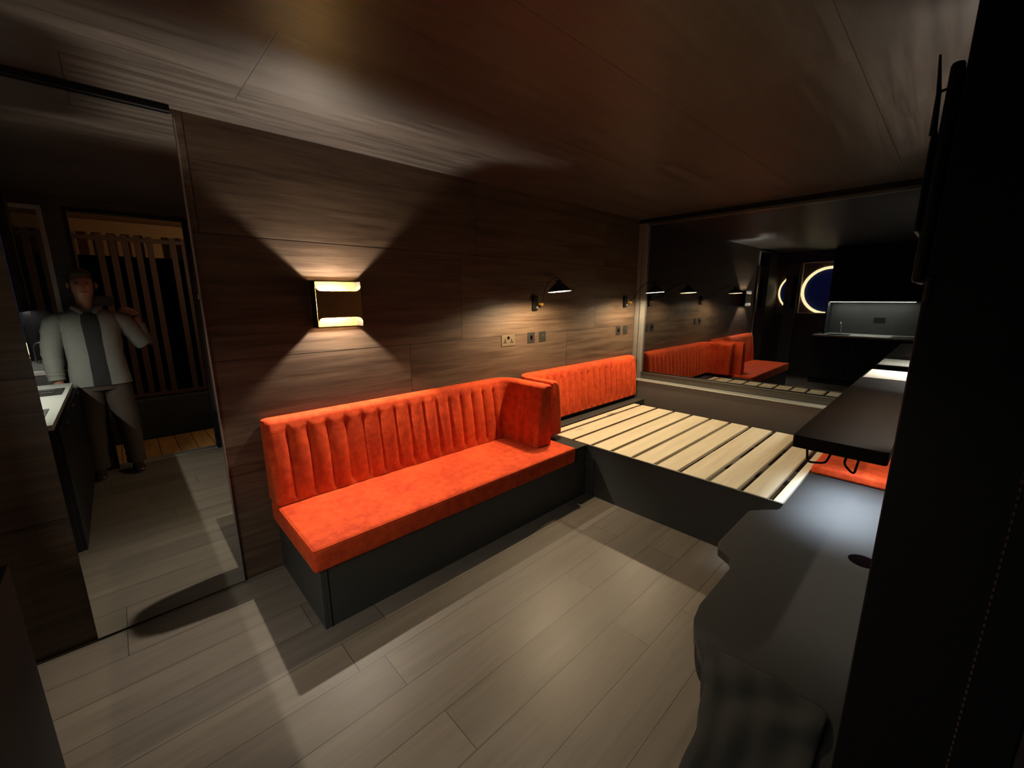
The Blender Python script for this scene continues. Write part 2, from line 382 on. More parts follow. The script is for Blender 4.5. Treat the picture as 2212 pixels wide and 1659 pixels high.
# grey leaf with a dark slot beside it, on the end wall
w4 = bpy.data.objects.new('window_4', None); C.objects.link(w4); w4['kind'] = 'structure'
obj('porthole_board', B(XE, XE + .006, 2.28, 2.445, 1.16, 2.02, .001), simple('dark_red_brown_board', (.12, .07, .05, 1), .5), w4)
yc, zc, rr = 2.07, 1.58, .34
arc4 = [(yc + rr * math.cos(a), zc + rr * math.sin(a)) for a in [math.radians(-52 + 104 * k / 24) for k in range(25)]]
bm = bmesh.new(); f_ = [bm.verts.new((XE + .010, y, z)) for y, z in arc4]; g_ = [bm.verts.new((XE + .0065, y, z)) for y, z in arc4]
bm.faces.new(f_); bm.faces.new(g_[::-1])
for k in range(25): bm.faces.new([f_[k], g_[k], g_[(k + 1) % 25], f_[(k + 1) % 25]])
obj('window_pane', bm, M['blue'], w4)
obj('lit_ring', tube(bmesh.new(), [(XE + .018, y, z) for y, z in arc4], .016, 10), M['ring'], w4, smooth=True)
t = thing('grey_locker', 'grey narrow locker with a dark slot beside the round window behind the camera', 'cupboard', (XE + .02, 2.205, 0))
obj('body', B(-.019, .06, -.11, .10, .01, 2.1, .004), simple('slate_grey_panel', (.085, .088, .095, 1), .5), t)
obj('vent_slot', B(.06, .066, -.10, -.02, 1.28, 1.86, .002), M['matblack'], t)
obj('door_knob', lathe(bmesh.new(), [(0, .088), (.016, .084), (.02, .074), (.009, .068), (.009, .06)], (0, .05, 1.42), 20, 'X'), M['black'], t)

# ================================================================ SOFA (left long bench)
t = thing('storage_bench', 'dark grey box bench under the long orange sofa cushion', 'bench', (.5, 1.787, 0))
bm = bmesh.new(); box(bm, 0, .018, 0, .66, 0, .30, .0015); obj('end_panel', bm, M['ply'], t)
obj('front_panel', B(.018, 1.955, .0, .018, .0, .2995, .0015), M['ply'], t)
obj('top_board', B(.018, 1.955, .018, .66, .28, .30, .001), M['ply'], t)
obj('corner_shelf', B(1.83, 1.972, 0, .55, .376, .400, .001), M['ply_top'], t)
obj('corner_panel', B(1.955, 1.9735, 0, .018, 0, .376, .001), M['ply'], t)
obj('corner_panel', B(1.848, 1.955, 0, .018, .2998, .376, .001), M['ply'], t)
obj('corner_post', B(.030, .034, -.002, .0, .0, .30), M['matblack'], t)

def seat_cushion(name, x0, x1, y0, y1, z0, z1, r=.02):
    bm = bmesh.new(); nx, ny = 60, 22
    def prof(u):   # superellipse-like inset near borders
        return u
    # rounded box subdivided then noise
    box(bm, x0, x1, y0, y1, z0, z1, r, 4)
    bmesh.ops.subdivide_edges(bm, edges=[e for e in bm.edges if e.calc_length() > .25], cuts=24, use_grid_fill=True)
    for v in bm.verts:
        u = (v.co.x - x0) / (x1 - x0); s = (v.co.y - y0) / (y1 - y0)
        if v.co.z > z1 - .003: v.co.z += .006 * math.sin(PI * min(max(u, 0), 1)) ** .4 * math.sin(PI * min(max(s, 0), 1)) ** .4 + .0015 * math.sin(v.co.x * 23) * math.cos(v.co.y * 19)
    return bm
t = thing('seat_cushion', 'long flat orange velvet seat cushion on the dark grey sofa base', 'cushion', (.475, 1.77, .302))
obj('cover', seat_cushion('c', 0, 1.845, 0, .67, 0, .118), M['velvet'], t, smooth=True)
bm = bmesh.new()
tube(bm, [(.008, .006, .112), (1.837, .006, .112)], .0028, 8); tube(bm, [(.006, .008, .112), (.006, .66, .112)], .0028, 8); tube(bm, [(1.839, .008, .112), (1.839, .66, .112)], .0028, 8)
obj('piping', bm, M['velvet'], t, smooth=True)

# fluted backrests ------------------------------------------------
def fluted(path_len_straight, xa, xo, y_end, z0, z1, t_bot, t_top, pitch, side, end_taper=True, R=.17, notch=.22, rows=26):
    """backrest: straight run along +Y=YL wall then a rounded turn and a short arm towards the room.
       side=+1: the run starts at xa (low x) and turns at xo (high x); side=-1: mirrored."""
    samples = []
    sgn = side
    Yb = YL - .002
    xc = xo - sgn * R; L1 = abs(xc - xa); n1 = max(2, int(L1 / (pitch / 12)))
    for i in range(n1 + 1):
        s = L1 * i / n1; samples.append(((xa + sgn * s, Yb), (0, -1), s, 1.0))
    na = 14
    for i in range(1, na + 1):
        a = (PI / 2) * i / na
        # arc centre C=(xc, Yb-R)
        px = xc + sgn * R * math.sin(a); py = Yb - R + R * math.cos(a)
        samples.append(((px, py), (-sgn * math.sin(a), -math.cos(a)), L1 + R * .35 * a, 1.0))
    L2 = (Yb - R) - y_end; n2 = max(2, int(L2 / (pitch / 12)))
    base = L1 + R * .35 * PI / 2
    for i in range(1, n2 + 1):
        s = L2 * i / n2; samples.append(((xo, Yb - R - s), (-sgn, 0), base + s, 1.0))
    tot = samples[-1][2]
    Hh = z1 - z0; bm = bmesh.new(); rings = []
    # path normal for end caps: shrink section near both ends
    cap = .03
    def endf(s):
        d = min(s, tot - s)
        return 1.0 if d >= cap else math.sqrt(max(0.0, 1 - (1 - d / cap) ** 2)) * .75 + .25
    # densify near ends
    dens = []
    for k_, q in enumerate(samples):
        dens.append(q)
    def insert(q0, q1, ts):
        return [((q0[0][0] + (q1[0][0] - q0[0][0]) * t_, q0[0][1] + (q1[0][1] - q0[0][1]) * t_), q0[1], q0[2] + (q1[2] - q0[2]) * t_, 1) for t_ in ts]
    dens = [samples[0]] + insert(samples[0], samples[1], (.1, .25, .5, .75)) + samples[1:-1] + insert(samples[-2], samples[-1], (.25, .5, .75, .9)) + [samples[-1]]
    nf = rows
    for (p, n, s, _) in dens:
        e = endf(s)
        # channels only on the straight runs; count from the start
        ph = (s / pitch) % 1.0
        in_arc = L1 - .0 < s < base
        ch = abs(math.sin(PI * ph)) ** .36          # 0 at seam, 1 between
        depth = 0.026 * (1 - ch) if (not in_arc) else 0.0
        if s < pitch * .5 or tot - s < pitch * .5: depth = 0
        ring = []
        zt = z1 - (1 - e) * .02; zb = z0 + (1 - e) * .012
        hh = zt - zb
        # back bottom -> back top
        pts = [(0.0, zb), (0.0, zb + hh * .5), (0.0, zt - .012), (.006, zt - .003)]
        rt = t_top * .55
        for k in range(0, 7):
            a = PI / 2 * k / 6
            pts.append((t_top - rt + rt * math.sin(a), zt - rt * .75 + rt * .75 * math.cos(a)))
        for k in range(1, nf):
            v = k / nf; z = (zt - rt * .75) + (zb + .012 - zt + rt * .75) * v
            th = t_top + (t_bot - t_top) * ((zt - z) / hh)
            env = min(1, max(0, (v - .01) / .10)) * min(1, max(0, (1.0 - v) / .05))
            puff = .007 * math.sin(PI * min(1, v))
            pts.append((th + puff - depth * env - (1 - e) * 0, z))
        pts.append((t_bot - .004, zb + .003)); pts.append((t_bot - .016, zb))
        for (d, z) in pts:
            d2 = d * (.35 + .65 * e) if d > 0 else d
            if d > 0 and e < 1: d2 = d - (1 - e) * .03 * (1 if d > .03 else d / .03)
            ring.append(bm.verts.new((p[0] + n[0] * d2, p[1] + n[1] * d2, z)))
        rings.append(ring)
    for a, b in zip(rings, rings[1:]):
        m = len(a)
        for j in range(m):
            try: bm.faces.new([a[j], a[(j + 1) % m], b[(j + 1) % m], b[j]])
            except Exception: pass
    bm.faces.new(rings[0]); bm.faces.new(rings[-1][::-1])
    bmesh.ops.recalc_face_normals(bm, faces=bm.faces)
    return bm
t = thing('corner_cushion', 'orange fluted velvet back cushion of the long sofa, turning into a short end arm', 'cushion', (0, 0, 0))
obj('fluted_cover', fluted(0, .475, 2.235, 1.945, .424, .882, .150, .085, .1035, 1, R=.165), M['velvet'], t, smooth=True)
t = thing('back_cushion', 'orange fluted velvet back cushion behind the slatted bed, with a rounded left end', 'cushion', (0, 0, 0))
obj('fluted_cover', fluted(0, 4.105, 2.325, 2.02, .438, .875, .135, .10, .0985, -1, R=.165), M['velvet'], t, smooth=True)
obj('batten', B(2.36, 4.10, 2.345, 2.448, .402, .437, .003), M['matblack'], t)
# little gap clip between the two arms
tag(obj('joining_clip', B(2.242, 2.318, 2.10, 2.112, .852, .858, .001), M['alu']), 'small pale metal clip joining the two orange arm ends', 'clip')

# ================================================================ BED BOX AND SLATS
t = thing('bed_frame', 'dark grey open box frame and pale slats of the bed below the window', 'bed', (2.474, .49, 0))
obj('front_panel', B(0, .018, 0, 1.297, 0.0, .400, .001), M['ply'], t)
obj('front_edge', B(-.0008, .012, 0, 1.297, .4000, .4022, .0003), M['ply_edge'], t)['label'] = 'worn pale top edge'
obj('side_rail', B(.018, 1.64, 1.735, 1.95, .30, .398, .002), M['ply'], t)
for yy in (.35, .95):
    obj('support_rail', B(.02 + yy * 0, 1.60, 1.25 - yy, 1.29 - yy, .30, .372, .002), M['ply'], t) if False else None
for xx in (.42, .90, 1.36):
    obj('cross_rail', B(xx, xx + .04, .0, 1.73, .34, .376, .002), M['panel'], t)
obj('seam', B(-.0012, .0002, 1.225, 1.2275, 0.0, .32), M['matblack'], t)
edges = [2.196, 2.117, 1.936, 1.757, 1.583, 1.41, 1.24, 1.077, .894, .712, .557, .497]
for i in range(11):
    g = .0135 if i < 7 else .0165
    hi_, lo_ = edges[i], edges[i + 1]
    y1 = hi_ - (g if i else 0); y0 = lo_ + (g if i < 10 else 0)
    bm = B(0, 1.362 - random.random() * .004, 0, y1 - y0, 0, .022, .002)
    o = obj('slat', bm, M['slat'], t, loc=(.020, y0 - .49, .3765))

# ================================================================ RIGHT BENCH TOP WITH WAVY EDGE
out = [(3.9, .488), (2.47, .488), (2.395, .488), (2.335, .545), (2.27, .594), (1.855, .594), (1.805, .574), (1.765, .51), (1.70, .488), (1.40, .488), (1.32, .474), (1.25, .443), (1.19, .40), (1.13, .345), (1.0, .30), (.82, .27), (.62, .26), (.62, -.166), (3.9, -.166)]
rad = [0, 0, .05, 0, .05, .06, .0, .04, .03, .08, 0, 0, 0, .05, .05, 0, .02, 0, 0]
bm = bmesh.new(); prism(bm, fillet(out, rad, 5), .366, .400, 0, 1, .002)
t = thing('wavy_bench', 'slate grey bench with a wavy cut edge, along the right wall', 'bench', (0, 0, 0))
obj('top_board', bm, [M['ply_top'], M['ply']], t)
obj('finger_hole', lathe(bmesh.new(), [(0, .4006), (.045, .4006), (.048, .4014), (.051, .4002)], (2.15, .115, 0), 32), M['hole'], t)
obj('base_box', B(.75, 3.9, -.166, .06, 0, .366, .002), M['matblack'], t)
t = thing('cushion_pad', 'thin orange velvet seat pad on the slate grey bench, under the raised dark table', 'cushion', (3.065, -.10, .401))
obj('cover', seat_cushion('c', 0, .80, 0, .585, 0, .056, .016), M['velvet'], t, smooth=True)

# charcoal cloth at the near end of the bench
def drape(name):
    edge = [(1.24, .432), (1.19, .40), (1.165, .372), (1.128, .366), (1.097, .352), (1.08, .335), (1.02, .329), (.96, .309), (.89, .300), (.82, .297), (.70, .27)]
    bm = bmesh.new(); rows = []
    for j, (x, y) in enumerate(edge):
        r = []
        for k in range(14):
            if k < 4:
                z = .30 + .035 * k; yy = y + .004 - .002 * (3 - k) + .006 * math.sin(j * 2.1 + k)
            else:
                f = (k - 3) / 10; yy = y - f * (y - .075); z = .413 + .006 * math.sin(j * 1.3 + k * .9) + .004 * math.sin(k * 2.2)
            r.append(bm.verts.new((x, yy, z)))
        rows.append(r)
    for a, b in zip(rows, rows[1:]):
        for k in range(13): bm.faces.new([a[k], a[k + 1], b[k + 1], b[k]])
    bmesh.ops.recalc_face_normals(bm, faces=bm.faces)
    o = obj(name, bm, M['cloth'], smooth=True)
    m = o.modifiers.new('s', 'SOLIDIFY'); m.thickness = .006
    m = o.modifiers.new('b', 'SUBSURF'); m.levels = 1; m.render_levels = 2
    return o
tag(drape('draped_cloth'), 'charcoal cloth draped over the near end of the wavy grey bench', 'cloth')

# ================================================================ RAISED DARK TABLE (bar board)
t = thing('bar_table', 'long dark brown narrow table board raised above the grey bench and slats', 'table', (1.90, 0, .96))
tp = fillet([(0, .375), (0, .086), (2.19, .086), (2.19, .380)], [.012, .02, .03, .03], 5)
bm = bmesh.new(); prism(bm, tp, -.050, 0, 0, 0, .003)
obj('table_top', bm, simple('dark_brown_oiled_board', (.012, .008, .006, 1), .7, var=.15, scale=8, spec=.15), t)
obj('lit_end_patch', B(1.735, 2.175, .10, .368, .0, .003, .001), M['white'], t)['label'] = 'pale patch standing in for light on the far end'  # pale colour stands in for light falling on the dark board
def wire(pts, p):
    return obj('wire_leg', tube(bmesh.new(), pts, .0042, 10), M['black'], p, smooth=True)
def rounded(pts, n=5, r=.016):
    out = [Vector(pts[0])]
    for a, b, c in zip(pts, pts[1:], pts[2:]):
        a, b, c = map(Vector, (a, b, c)); s = b + (a - b).normalized() * r; e = b + (c - b).normalized() * r
        out += [(1 - t_) ** 2 * s + 2 * (1 - t_) * t_ * b + t_ * t_ * e for t_ in [i / n for i in range(n + 1)]]
    return out + [Vector(pts[-1])]
wire(rounded([(.03, .328, -.048), (.025, .321, -.108), (.03, .263, -.098), (.11, .252, -.048)]), t)
wire(rounded([(.08, .205, -.048), (.03, .208, -.086), (.03, .174, -.118), (.03, .166, -.048)]), t)
obj('support_post', B(1.75, 1.79, .11, .15, -.555, -.05, .003), M['black'], t)
# spare bracket to wall
obj('wall_bracket', B(.8, .84, -.165, .09, -.045, -.02, .002), M['black'], t)
obj('wall_bracket', B(1.9, 1.94, -.165, .09, -.045, -.02, .002), M['black'], t)
# unseen cool panel, added on the table underside to light bench and pad
t = thing('added_fill_panel', 'unseen flat cool light panel added under the raised dark table to light the bench', 'light', (2.64, .26, .905))
obj('housing', B(-.31, .31, -.145, .105, -.008, .004, .002), M['alu'], t)
obj('diffuser', B(-.30, .30, -.135, .095, -.011, -.008), emis('added_fill_glow', (.8, .9, 1, 1), 3), t)
light('added_fill_light', 'AREA', (2.64, .24, .892), 10.5, (.70, .83, 1.0), shape='RECTANGLE', size=.60, size_y=.22, spread=math.radians(66))

# ================================================================ WALL SCONCES
def sconce(loc, rotz, label, energy, col):
    t = thing('wall_sconce', label, 'wall lamp', loc, rotz)
    W, d = .128, .085       # half width, depth towards the room (local -Y)
    obj('back_plate', B(-W, W, -.006, 0, -.125, .125, .001), M['brass'], t)
    # two side cheeks
    for s in (-1, 1):
        x0, x1 = (W - .004, W) if s > 0 else (-W, -W + .004)
        obj('side_cheek', B(x0, x1, -.086, -.006, -.125, .125, .001), M['black'], t)
    # central dark cover with rounded scoops above and below (cut-outs show the lit plate)
    bm = bmesh.new()
    pts = []
    def arc(cx, cz, r, a0, a1, n=8): return [(cx + r * math.cos(a0 + (a1 - a0) * k / n), cz + r * math.sin(a0 + (a1 - a0) * k / n)) for k in range(n + 1)]
    zc, rr, hw = .072, .030, W - .004
    # outline (x,z): concave scoop corners
    pts = [(-hw, -.118)] + arc(-hw + rr, -zc - .0 - 0, rr, PI, PI / 2)[0:0]
    left = [(-hw, .125)] + [(-hw + .004, .122)]
    poly = []
    top = [(-hw, .12)] + [(-hw + rr + rr * math.cos(a), zc + rr + rr * math.sin(a)) for a in [PI + (PI / 2) * k / 8 for k in range(9)]] + [(hw - rr + rr * math.cos(a), zc + rr + rr * math.sin(a)) for a in [1.5 * PI + (PI / 2) * k / 8 for k in range(9)]] + [(hw, .12)]
    bot = [(x, -z) for x, z in top][::-1]
    poly = top + bot
    a = [bm.verts.new((x, -.090, z)) for x, z in poly]; b = [bm.verts.new((x, -.086, z)) for x, z in poly]
    bm.faces.new(a); bm.faces.new(b[::-1])
    n = len(poly)
    for k in range(n): bm.faces.new([a[k], b[k], b[(k + 1) % n], a[(k + 1) % n]])
    bmesh.ops.recalc_face_normals(bm, faces=bm.faces)
    obj('front_cover', bm, M['darkbrass'], t)
    obj('bulb', lathe(bmesh.new(), [(0, -.016), (.008, -.013), (.011, -.004), (.011, .006), (.007, .014), (0, .016)], (0, -.035, 0), 20), emis('sconce_bulb_glow', col + (1,), energy / (PI * .0024)), t, smooth=True)
    return t
M['bulb_s'] = emis('sconce_bulb_glow', (1, .80, .45, 1), 60)
sconce((.918, YL - .002, 1.468), 0, 'brass up and down wall lamp glowing yellow above the long orange sofa', 105, (1, .89, .74))
sconce((2.55, YR + .002, 1.55), PI, 'twin up and down wall lamp hidden on the right wall, lighting the ceiling', 46, (1, .88, .74))

# ================================================================ READING LAMPS
def reading_lamp(xb, lampx, lampy, label, energy):
    t = thing('reading_lamp', label, 'wall lamp', (xb, YL, 1.45), 0, 'reading lamps above the bed')
    dx, dy = lampx - xb, lampy - YL; zs = .095    # shade rim height above the bracket centre
    obj('bracket_plate', B(-.028, .028, -.022, 0, -.055, .065, .003), M['deepblack'], t)
    obj('rocker_switch', B(.006, .022, -.028, -.022, -.040, -.022, .001), M['alu'], t)
    u = Vector((dx, dy, 0)).normalized(); L = math.hypot(dx, dy)
    k = bmesh.new()
    lathe(k, [(0, -.060), (.011, -.058), (.013, -.045), (.010, -.022)], (.045, 0, -.005), 20, 'Y')
    obj('swivel_knob', k, M['brass'], t, smooth=True)
    P = lambda f, z: (u.x * L * f + .0, u.y * L * f, z)
    arm = bez((.045, -.030, -.005), (.05, -.07, .02), P(.35, .05), P(.5, .125), 10) + bez(P(.5, .125), P(.65, .20), P(1.0, .22), P(1.0, .155), 12)[1:]
    obj('curved_arm', tube(bmesh.new(), arm, .0036, 10), M['deepblack'], t, smooth=True)
    c = (0, 0, 0)
    T = Matrix.Translation((dx, dy, zs)) @ Matrix.Rotation(math.radians(-4), 4, 'X') @ Matrix.Rotation(math.radians(-2), 4, 'Y')
    def head(nm, prof, mat):
        k2 = lathe(bmesh.new(), prof, c, 48); bmesh.ops.transform(k2, matrix=T, verts=k2.verts)
        return obj(nm, k2, mat, t, smooth=True)
    head('lamp_shade', [(.018, .082), (.022, .062), (.045, .045), (.080, .010), (.086, .000), (.085, -.002), (.079, .008), (.044, .042), (.020, .056), (.014, .072), (.0, .078)], M['black'])
    head('shade_lining', [(.0845, -.0025), (.0785, .007), (.0435, .041), (.018, .054)], M['shade_in'])['label'] = 'white enamel underside'
    head('bulb', [(0, .008), (.010, .011), (.015, .022), (.014, .034), (.009, .044)], emis('reading_bulb_glow', (1, .77, .48, 1), energy / (PI * .0032)))
    return t
reading_lamp(2.575, 2.43, 2.05, 'lit reading lamp with flat disc shade above the sockets, nearer the sofa', 68)
reading_lamp(3.975, 3.87, 2.05, 'lit reading lamp with flat disc shade beside the dark window', 55)
# downlight spot hidden behind the dark pillar, lights the far end of the table
t = thing('spot_lamp', 'small black spot lamp on the right wall shining on the far table end', 'wall lamp', (4.02, YR + .001, 1.45))
obj('wall_plate', B(-.03, .03, 0, .02, -.05, .05, .003), M['black'], t)
obj('arm', tube(bmesh.new(), [(0, .02, 0), (0, .10, .02), (0, .18, .02)], .006), M['black'], t)
obj('spot_head', lathe(bmesh.new(), [(.0, .05), (.02, .05), (.03, .03), (.035, -.03), (.031, -.03), (.026, .02), (0, .03)], (0, .19, 0), 28), M['black'], t, smooth=True)
light('spot_light', 'SPOT', (0, .19, .0), 45, (1, .95, .86), parent=t, spot_size=math.radians(125), spot_blend=.1, shadow_soft_size=.02)

# ================================================================ SOCKETS AND SWITCHES
def plate(name, x, z, w_, h_, label, mat, kind):
    t = thing(name, label, 'socket' if 'socket' in name else 'switch', (x, YL, z))
    obj('face_plate', B(-w_ / 2, w_ / 2, -.005, 0, -h_ / 2, h_ / 2, .0012), mat, t)
    if kind == 'double':
        for s in (-1, 1):
            bm = bmesh.new(); cx = s * .036
            box(bm, cx - .0035, cx + .0035, -.0058, -.005, -.002, .012, 0); box(bm, cx - .016, cx - .006, -.0058, -.005, -.022, -.015, 0); box(bm, cx + .006, cx + .016, -.0058, -.005, -.022, -.015, 0)
            box(bm, cx - .009, cx + .009, -.0058, -.005, -.013, -.006, 0)
            obj('pin_holes', bm, M['hole'], t)
        obj('rocker_switch', B(-.011, .011, -.0085, -.005, .010, .032, .001), M['hole'], t)
    elif kind == 'rocker':
        obj('rocker_switch', B(-.012, .012, -.009, -.005, -.018, .018, .001), M['hole'], t)
    else:
        obj('rocker_switch', B(-.014, .014, -.008, -.005, -.020, .020, .001), mat, t)
        obj('indicator', B(-.006, .006, -.0086, -.008, .006, .010), M['alu'], t)
    return t
plate('double_socket', 2.275, 1.162, .146, .088, 'bronze double power socket on the lit wooden wall above the sofa end', M['brownsteel'], 'double')
plate('wall_switch', 2.541, 1.168, .086, .088, 'dark square switch plate just right of the double socket', M['steel'], 'rocker')
plate('wall_switch', 2.681, 1.168, .086, .088, 'dark square switch plate with a pale mark, further right of the double socket', M['steel'], 'dim')
plate('wall_switch', 3.879, 1.152, .086, .088, 'dark square switch plate above the bed, left of the pair near the window', M['steel'], 'rocker')
plate('wall_switch', 4.015, 1.152, .086, .088, 'dark square switch plate above the bed, closest to the window frame', M['steel'], 'dim')

# ================================================================ BLACK PILLAR, SCREEN
t = thing('tall_cabinet', 'black leather-faced tall cabinet filling the right edge of the view', 'cabinet', (.95, YR + .002, 0))
obj('body', B(0, .42, 0, .208, .402, 2.29, .004), M['matblack'], t)
obj('leather_face', B(-.008, 0, .0, .208, .402, 2.29, .003), M['leather'], t)
bm = bmesh.new()
z = .42
while z < 1.9:
    box(bm, -.0105, -.008, .062, .0645, z, z + .007); z += .013
obj('stitching', bm, M['stitch'], t)['label'] = 'brown stitched seam'
obj('latch', B(-.014, .0, .198, .206, 1.49, 1.53, .002), M['black'], t)
t = thing('wall_screen', 'slim black screen on a swing bracket seen edge-on at the top right', 'screen', (.95, .045, 1.50))
obj('bracket_box', B(-.01, .12, -.004, .012, .02, .335, .006), M['black'], t)
bm = bmesh.new()
prof = [(.027, .352), (.024, .30), (.0205, .25), (.019, .18), (.018, .10)]
for (a, za), (b, zb) in zip(prof, prof[1:]): pass
box(bm, -.005, .10, .014, .020, .10, .25, .002)
obj('screen_panel', bm, M['black'], t)
obj('antenna', tube(bmesh.new(), [(0, .018, .24), (0, .020, .30), (0, .026, .352)], [.0045, .003, .0015], 8), M['black'], t)
obj('hinge_rod', tube(bmesh.new(), [(0, .010, .302), (0, .0215, .300)], .0022, 8), M['black'], t)

# ================================================================ KITCHEN BEHIND THE CAMERA
t = thing('kitchen_cabinet', 'black kitchen base cabinets with doors beside the tall mirror', 'cabinet', (-.90, .10, 0))
obj('carcass', B(0, .58, 0, 1.55, .10, .82, .002), M['matblack'], t)
obj('plinth', B(0, .52, 0, 1.55, 0, .10, .001), M['matblack'], t)
for i in range(3):
    d_ = obj('cabinet_door', B(.58, .598, .006 + i * .515, .511 + i * .515, .10, .81, .002), M['matblack'], t)
    obj('door_handle', B(.598, .606, .06 + i * .532, .20 + i * .532, .78, .79, .001), M['black'], d_)
t = thing('worktop', 'pale grey kitchen worktop lit by the strip light, seen in the mirror', 'worktop', (-.90, .09, .822))
obj('slab', B(-.07, .578, 0, 1.57, 0, .030, .002), M['worktop'], t)
sink = thing('kitchen_sink', 'small square steel sink set in the pale worktop near the mirror', 'sink', (-.52, 1.33, .853))
bm = bmesh.new(); box(bm, -.13, .15, -.16, .16, 0, .003, .001); obj('rim', bm, M['stainless'], sink)
obj('bowl', B(-.11, .13, -.14, .14, .003, .0036), M['hole'], sink)
obj('tap', tube(bmesh.new(), [(-.15, 0, .0), (-.15, 0, .16), (-.13, 0, .20), (-.08, 0, .21), (-.04, 0, .18)], .008), M['stainless'], sink, smooth=True)
hob = thing('kitchen_hob', 'narrow black hob with two long slots on the pale worktop', 'hob', (-.55, .50, .853))
obj('glass_plate', B(-.14, .20, -.15, .15, 0, .004, .001), M['black'], hob)
obj('pan_support', B(-.10, .16, -.07, -.05, .004, .012, .001), M['steel'], hob); obj('pan_support', B(-.10, .16, .05, .07, .004, .012, .001), M['steel'], hob)
tw = thing('folded_towel', 'white folded towel on the worktop below the kitchen window', 'towel', (-.62, .20, .853))
obj('cloth', B(-.12, .10, -.07, .07, 0, .05, .02, 4), M['white'], tw, smooth=True)
sb = struct('trim_4', B(-.925, -.905, YR, 1.56, .853, 1.40, .001), M['splash'])
t = thing('wall_cabinet', 'black wall cabinet above the kitchen worktop, behind the camera', 'cabinet', (-.925, YR + .003, 1.405))
obj('carcass', B(0, .44, 0, 1.70, .01, .88, .002), M['matblack'], t)
for i in range(3):
    d_ = obj('cabinet_door', B(.44, .458, .005 + i * .565, .56 + i * .565, .012, .875, .002), M['matblack'], t)
    obj('door_handle', B(.458, .464, .10 + i * .565, .22 + i * .565, .03, .04, .001), M['black'], d_)
t = thing('strip_light', 'long thin white LED strip under the kitchen wall cabinet', 'light', (-.68, .44, 1.404))
obj('housing', B(-.012, .012, 0, 1.14, .001, .009, .001), M['alu'], t)
obj('diffuser', B(-.010, .010, .004, 1.136, -.006, .001, .001), M['led'], t)
light('strip_light_lamp', 'AREA', (-.68, 1.01, 1.394), 21, (1, .95, .84), shape='RECTANGLE', size=.016, size_y=1.12)
so = thing('kitchen_socket', 'black twin socket on the grey splashback over the worktop', 'socket', (-.904, .86, 1.10))
obj('face_plate', B(0, .006, -.073, .073, -.043, .043, .001), M['black'], so)
fp = thing('kitchen_divider', 'black full-height panel beside the kitchen, below and beside the round window', 'panel', (-.925, 1.535, .853))
obj('board', B(0, .42, 0, .02, 0, .555, .001), M['matblack'], fp)

# ================================================================ OUTSIDE THE DOORWAY (seen in the mirror)
struct('ground', B(-4, 6, -6, YR - .09, -.5, -.12), simple('dark_ground', (.02, .02, .02, 1), .9))
dk = obj('garden_deck', B(-1.6, 2.6, -1.02, YR - .09, -.12, -.006), M['deck']); tag(dk, 'orange brown timber deck boards outside the doorway', 'deck')
so_ = obj('porch_soffit', B(-1.6, 2.6, -1.9, YR - .09, 2.36, 2.42), M['soffit']); tag(so_, 'ochre boarded porch roof over the deck', 'porch roof')
tag(obj('fascia_board', B(-1.6, 2.6, -1.80, -1.76, 1.98, 2.355), M['soffit']), 'ochre board band above the slatted screen, under the porch roof', 'board')
fs = thing('slatted_screen', 'dull red brown screen of upright slats behind the deck', 'screen', (-.75, -1.62, .35))
for i in range(22):
    if i in (6, 12): continue
    obj('slat', B(i * .105 - .028, i * .105 + .028, -.012, .012, 0, 1.85, .003), M['fence'], fs)
obj('rail', B(-.05, 2.25, .012, .03, .02, .06), M['fence'], fs); obj('rail', B(-.05, 2.25, .012, .03, 1.78, 1.82), M['fence'], fs)
tag(obj('planter_wall', B(-1.6, 2.4, -1.72, -1.5, -.12, .35, .01), simple('dark_render', (.035, .04, .045, 1), .8)), 'low dark rendered planter wall behind the deck', 'wall')
pl = thing('porch_lamp', 'small bulkhead lamp on the outer wall over the deck', 'wall lamp', (1.1, YR - .081, 2.0))
obj('back_plate', B(-.04, .04, -.01, 0, -.06, .06, .003), M['black'], pl)
obj('globe', lathe(bmesh.new(), [(0, -.04), (.025, -.03), (.032, 0), (.025, .03), (0, .04)], (0, -.045, 0), 20), emis('porch_glow', (1, .7, .35, 1), 3), pl, smooth=True)
light('porch_light', 'POINT', (1.1, YR - .20, 2.0), 16, (1, .66, .34), shadow_soft_size=.03)

# ================================================================ PERSON (only in the mirror)
def skin(name, chains, mat, parent=None, levels=2, root=0):
    """chains: list of (list of (pos, rx, ry)) ; chains after the first attach by nearest vertex"""
    me = bpy.data.meshes.new(name); verts = []; rad = []; edges = []
    for ci, ch in enumerate(chains):
        prev = None
        for (p, r) in ch:
            p = Vector(p)
            idx = None
            for k, q in enumerate(verts):
                if (Vector(q) - p).length < 1e-5: idx = k
            if idx is None: verts.append(tuple(p)); rad.append(r); idx = len(verts) - 1
            if prev is not None and prev != idx: edges.append((prev, idx))
            prev = idx
    me.from_pydata(verts, edges, []); me.materials.append(mat)
    o = bpy.data.objects.new(name, me); C.objects.link(o)
    m = o.modifiers.new('skin', 'SKIN'); m.use_smooth_shade = True
    for k, sv in enumerate(me.skin_vertices[0].data):
        r = rad[k]; sv.radius = r if isinstance(r, tuple) else (r, r); sv.use_root = (k == root)
    m = o.modifiers.new('sub', 'SUBSURF'); m.levels = 1; m.render_levels = levels
    if parent: o.parent = parent
    return o
per = thing('person', 'person in light grey jacket and brown trousers standing in the doorway', 'person', (-.11, -.34, .0))
per_base = -.006
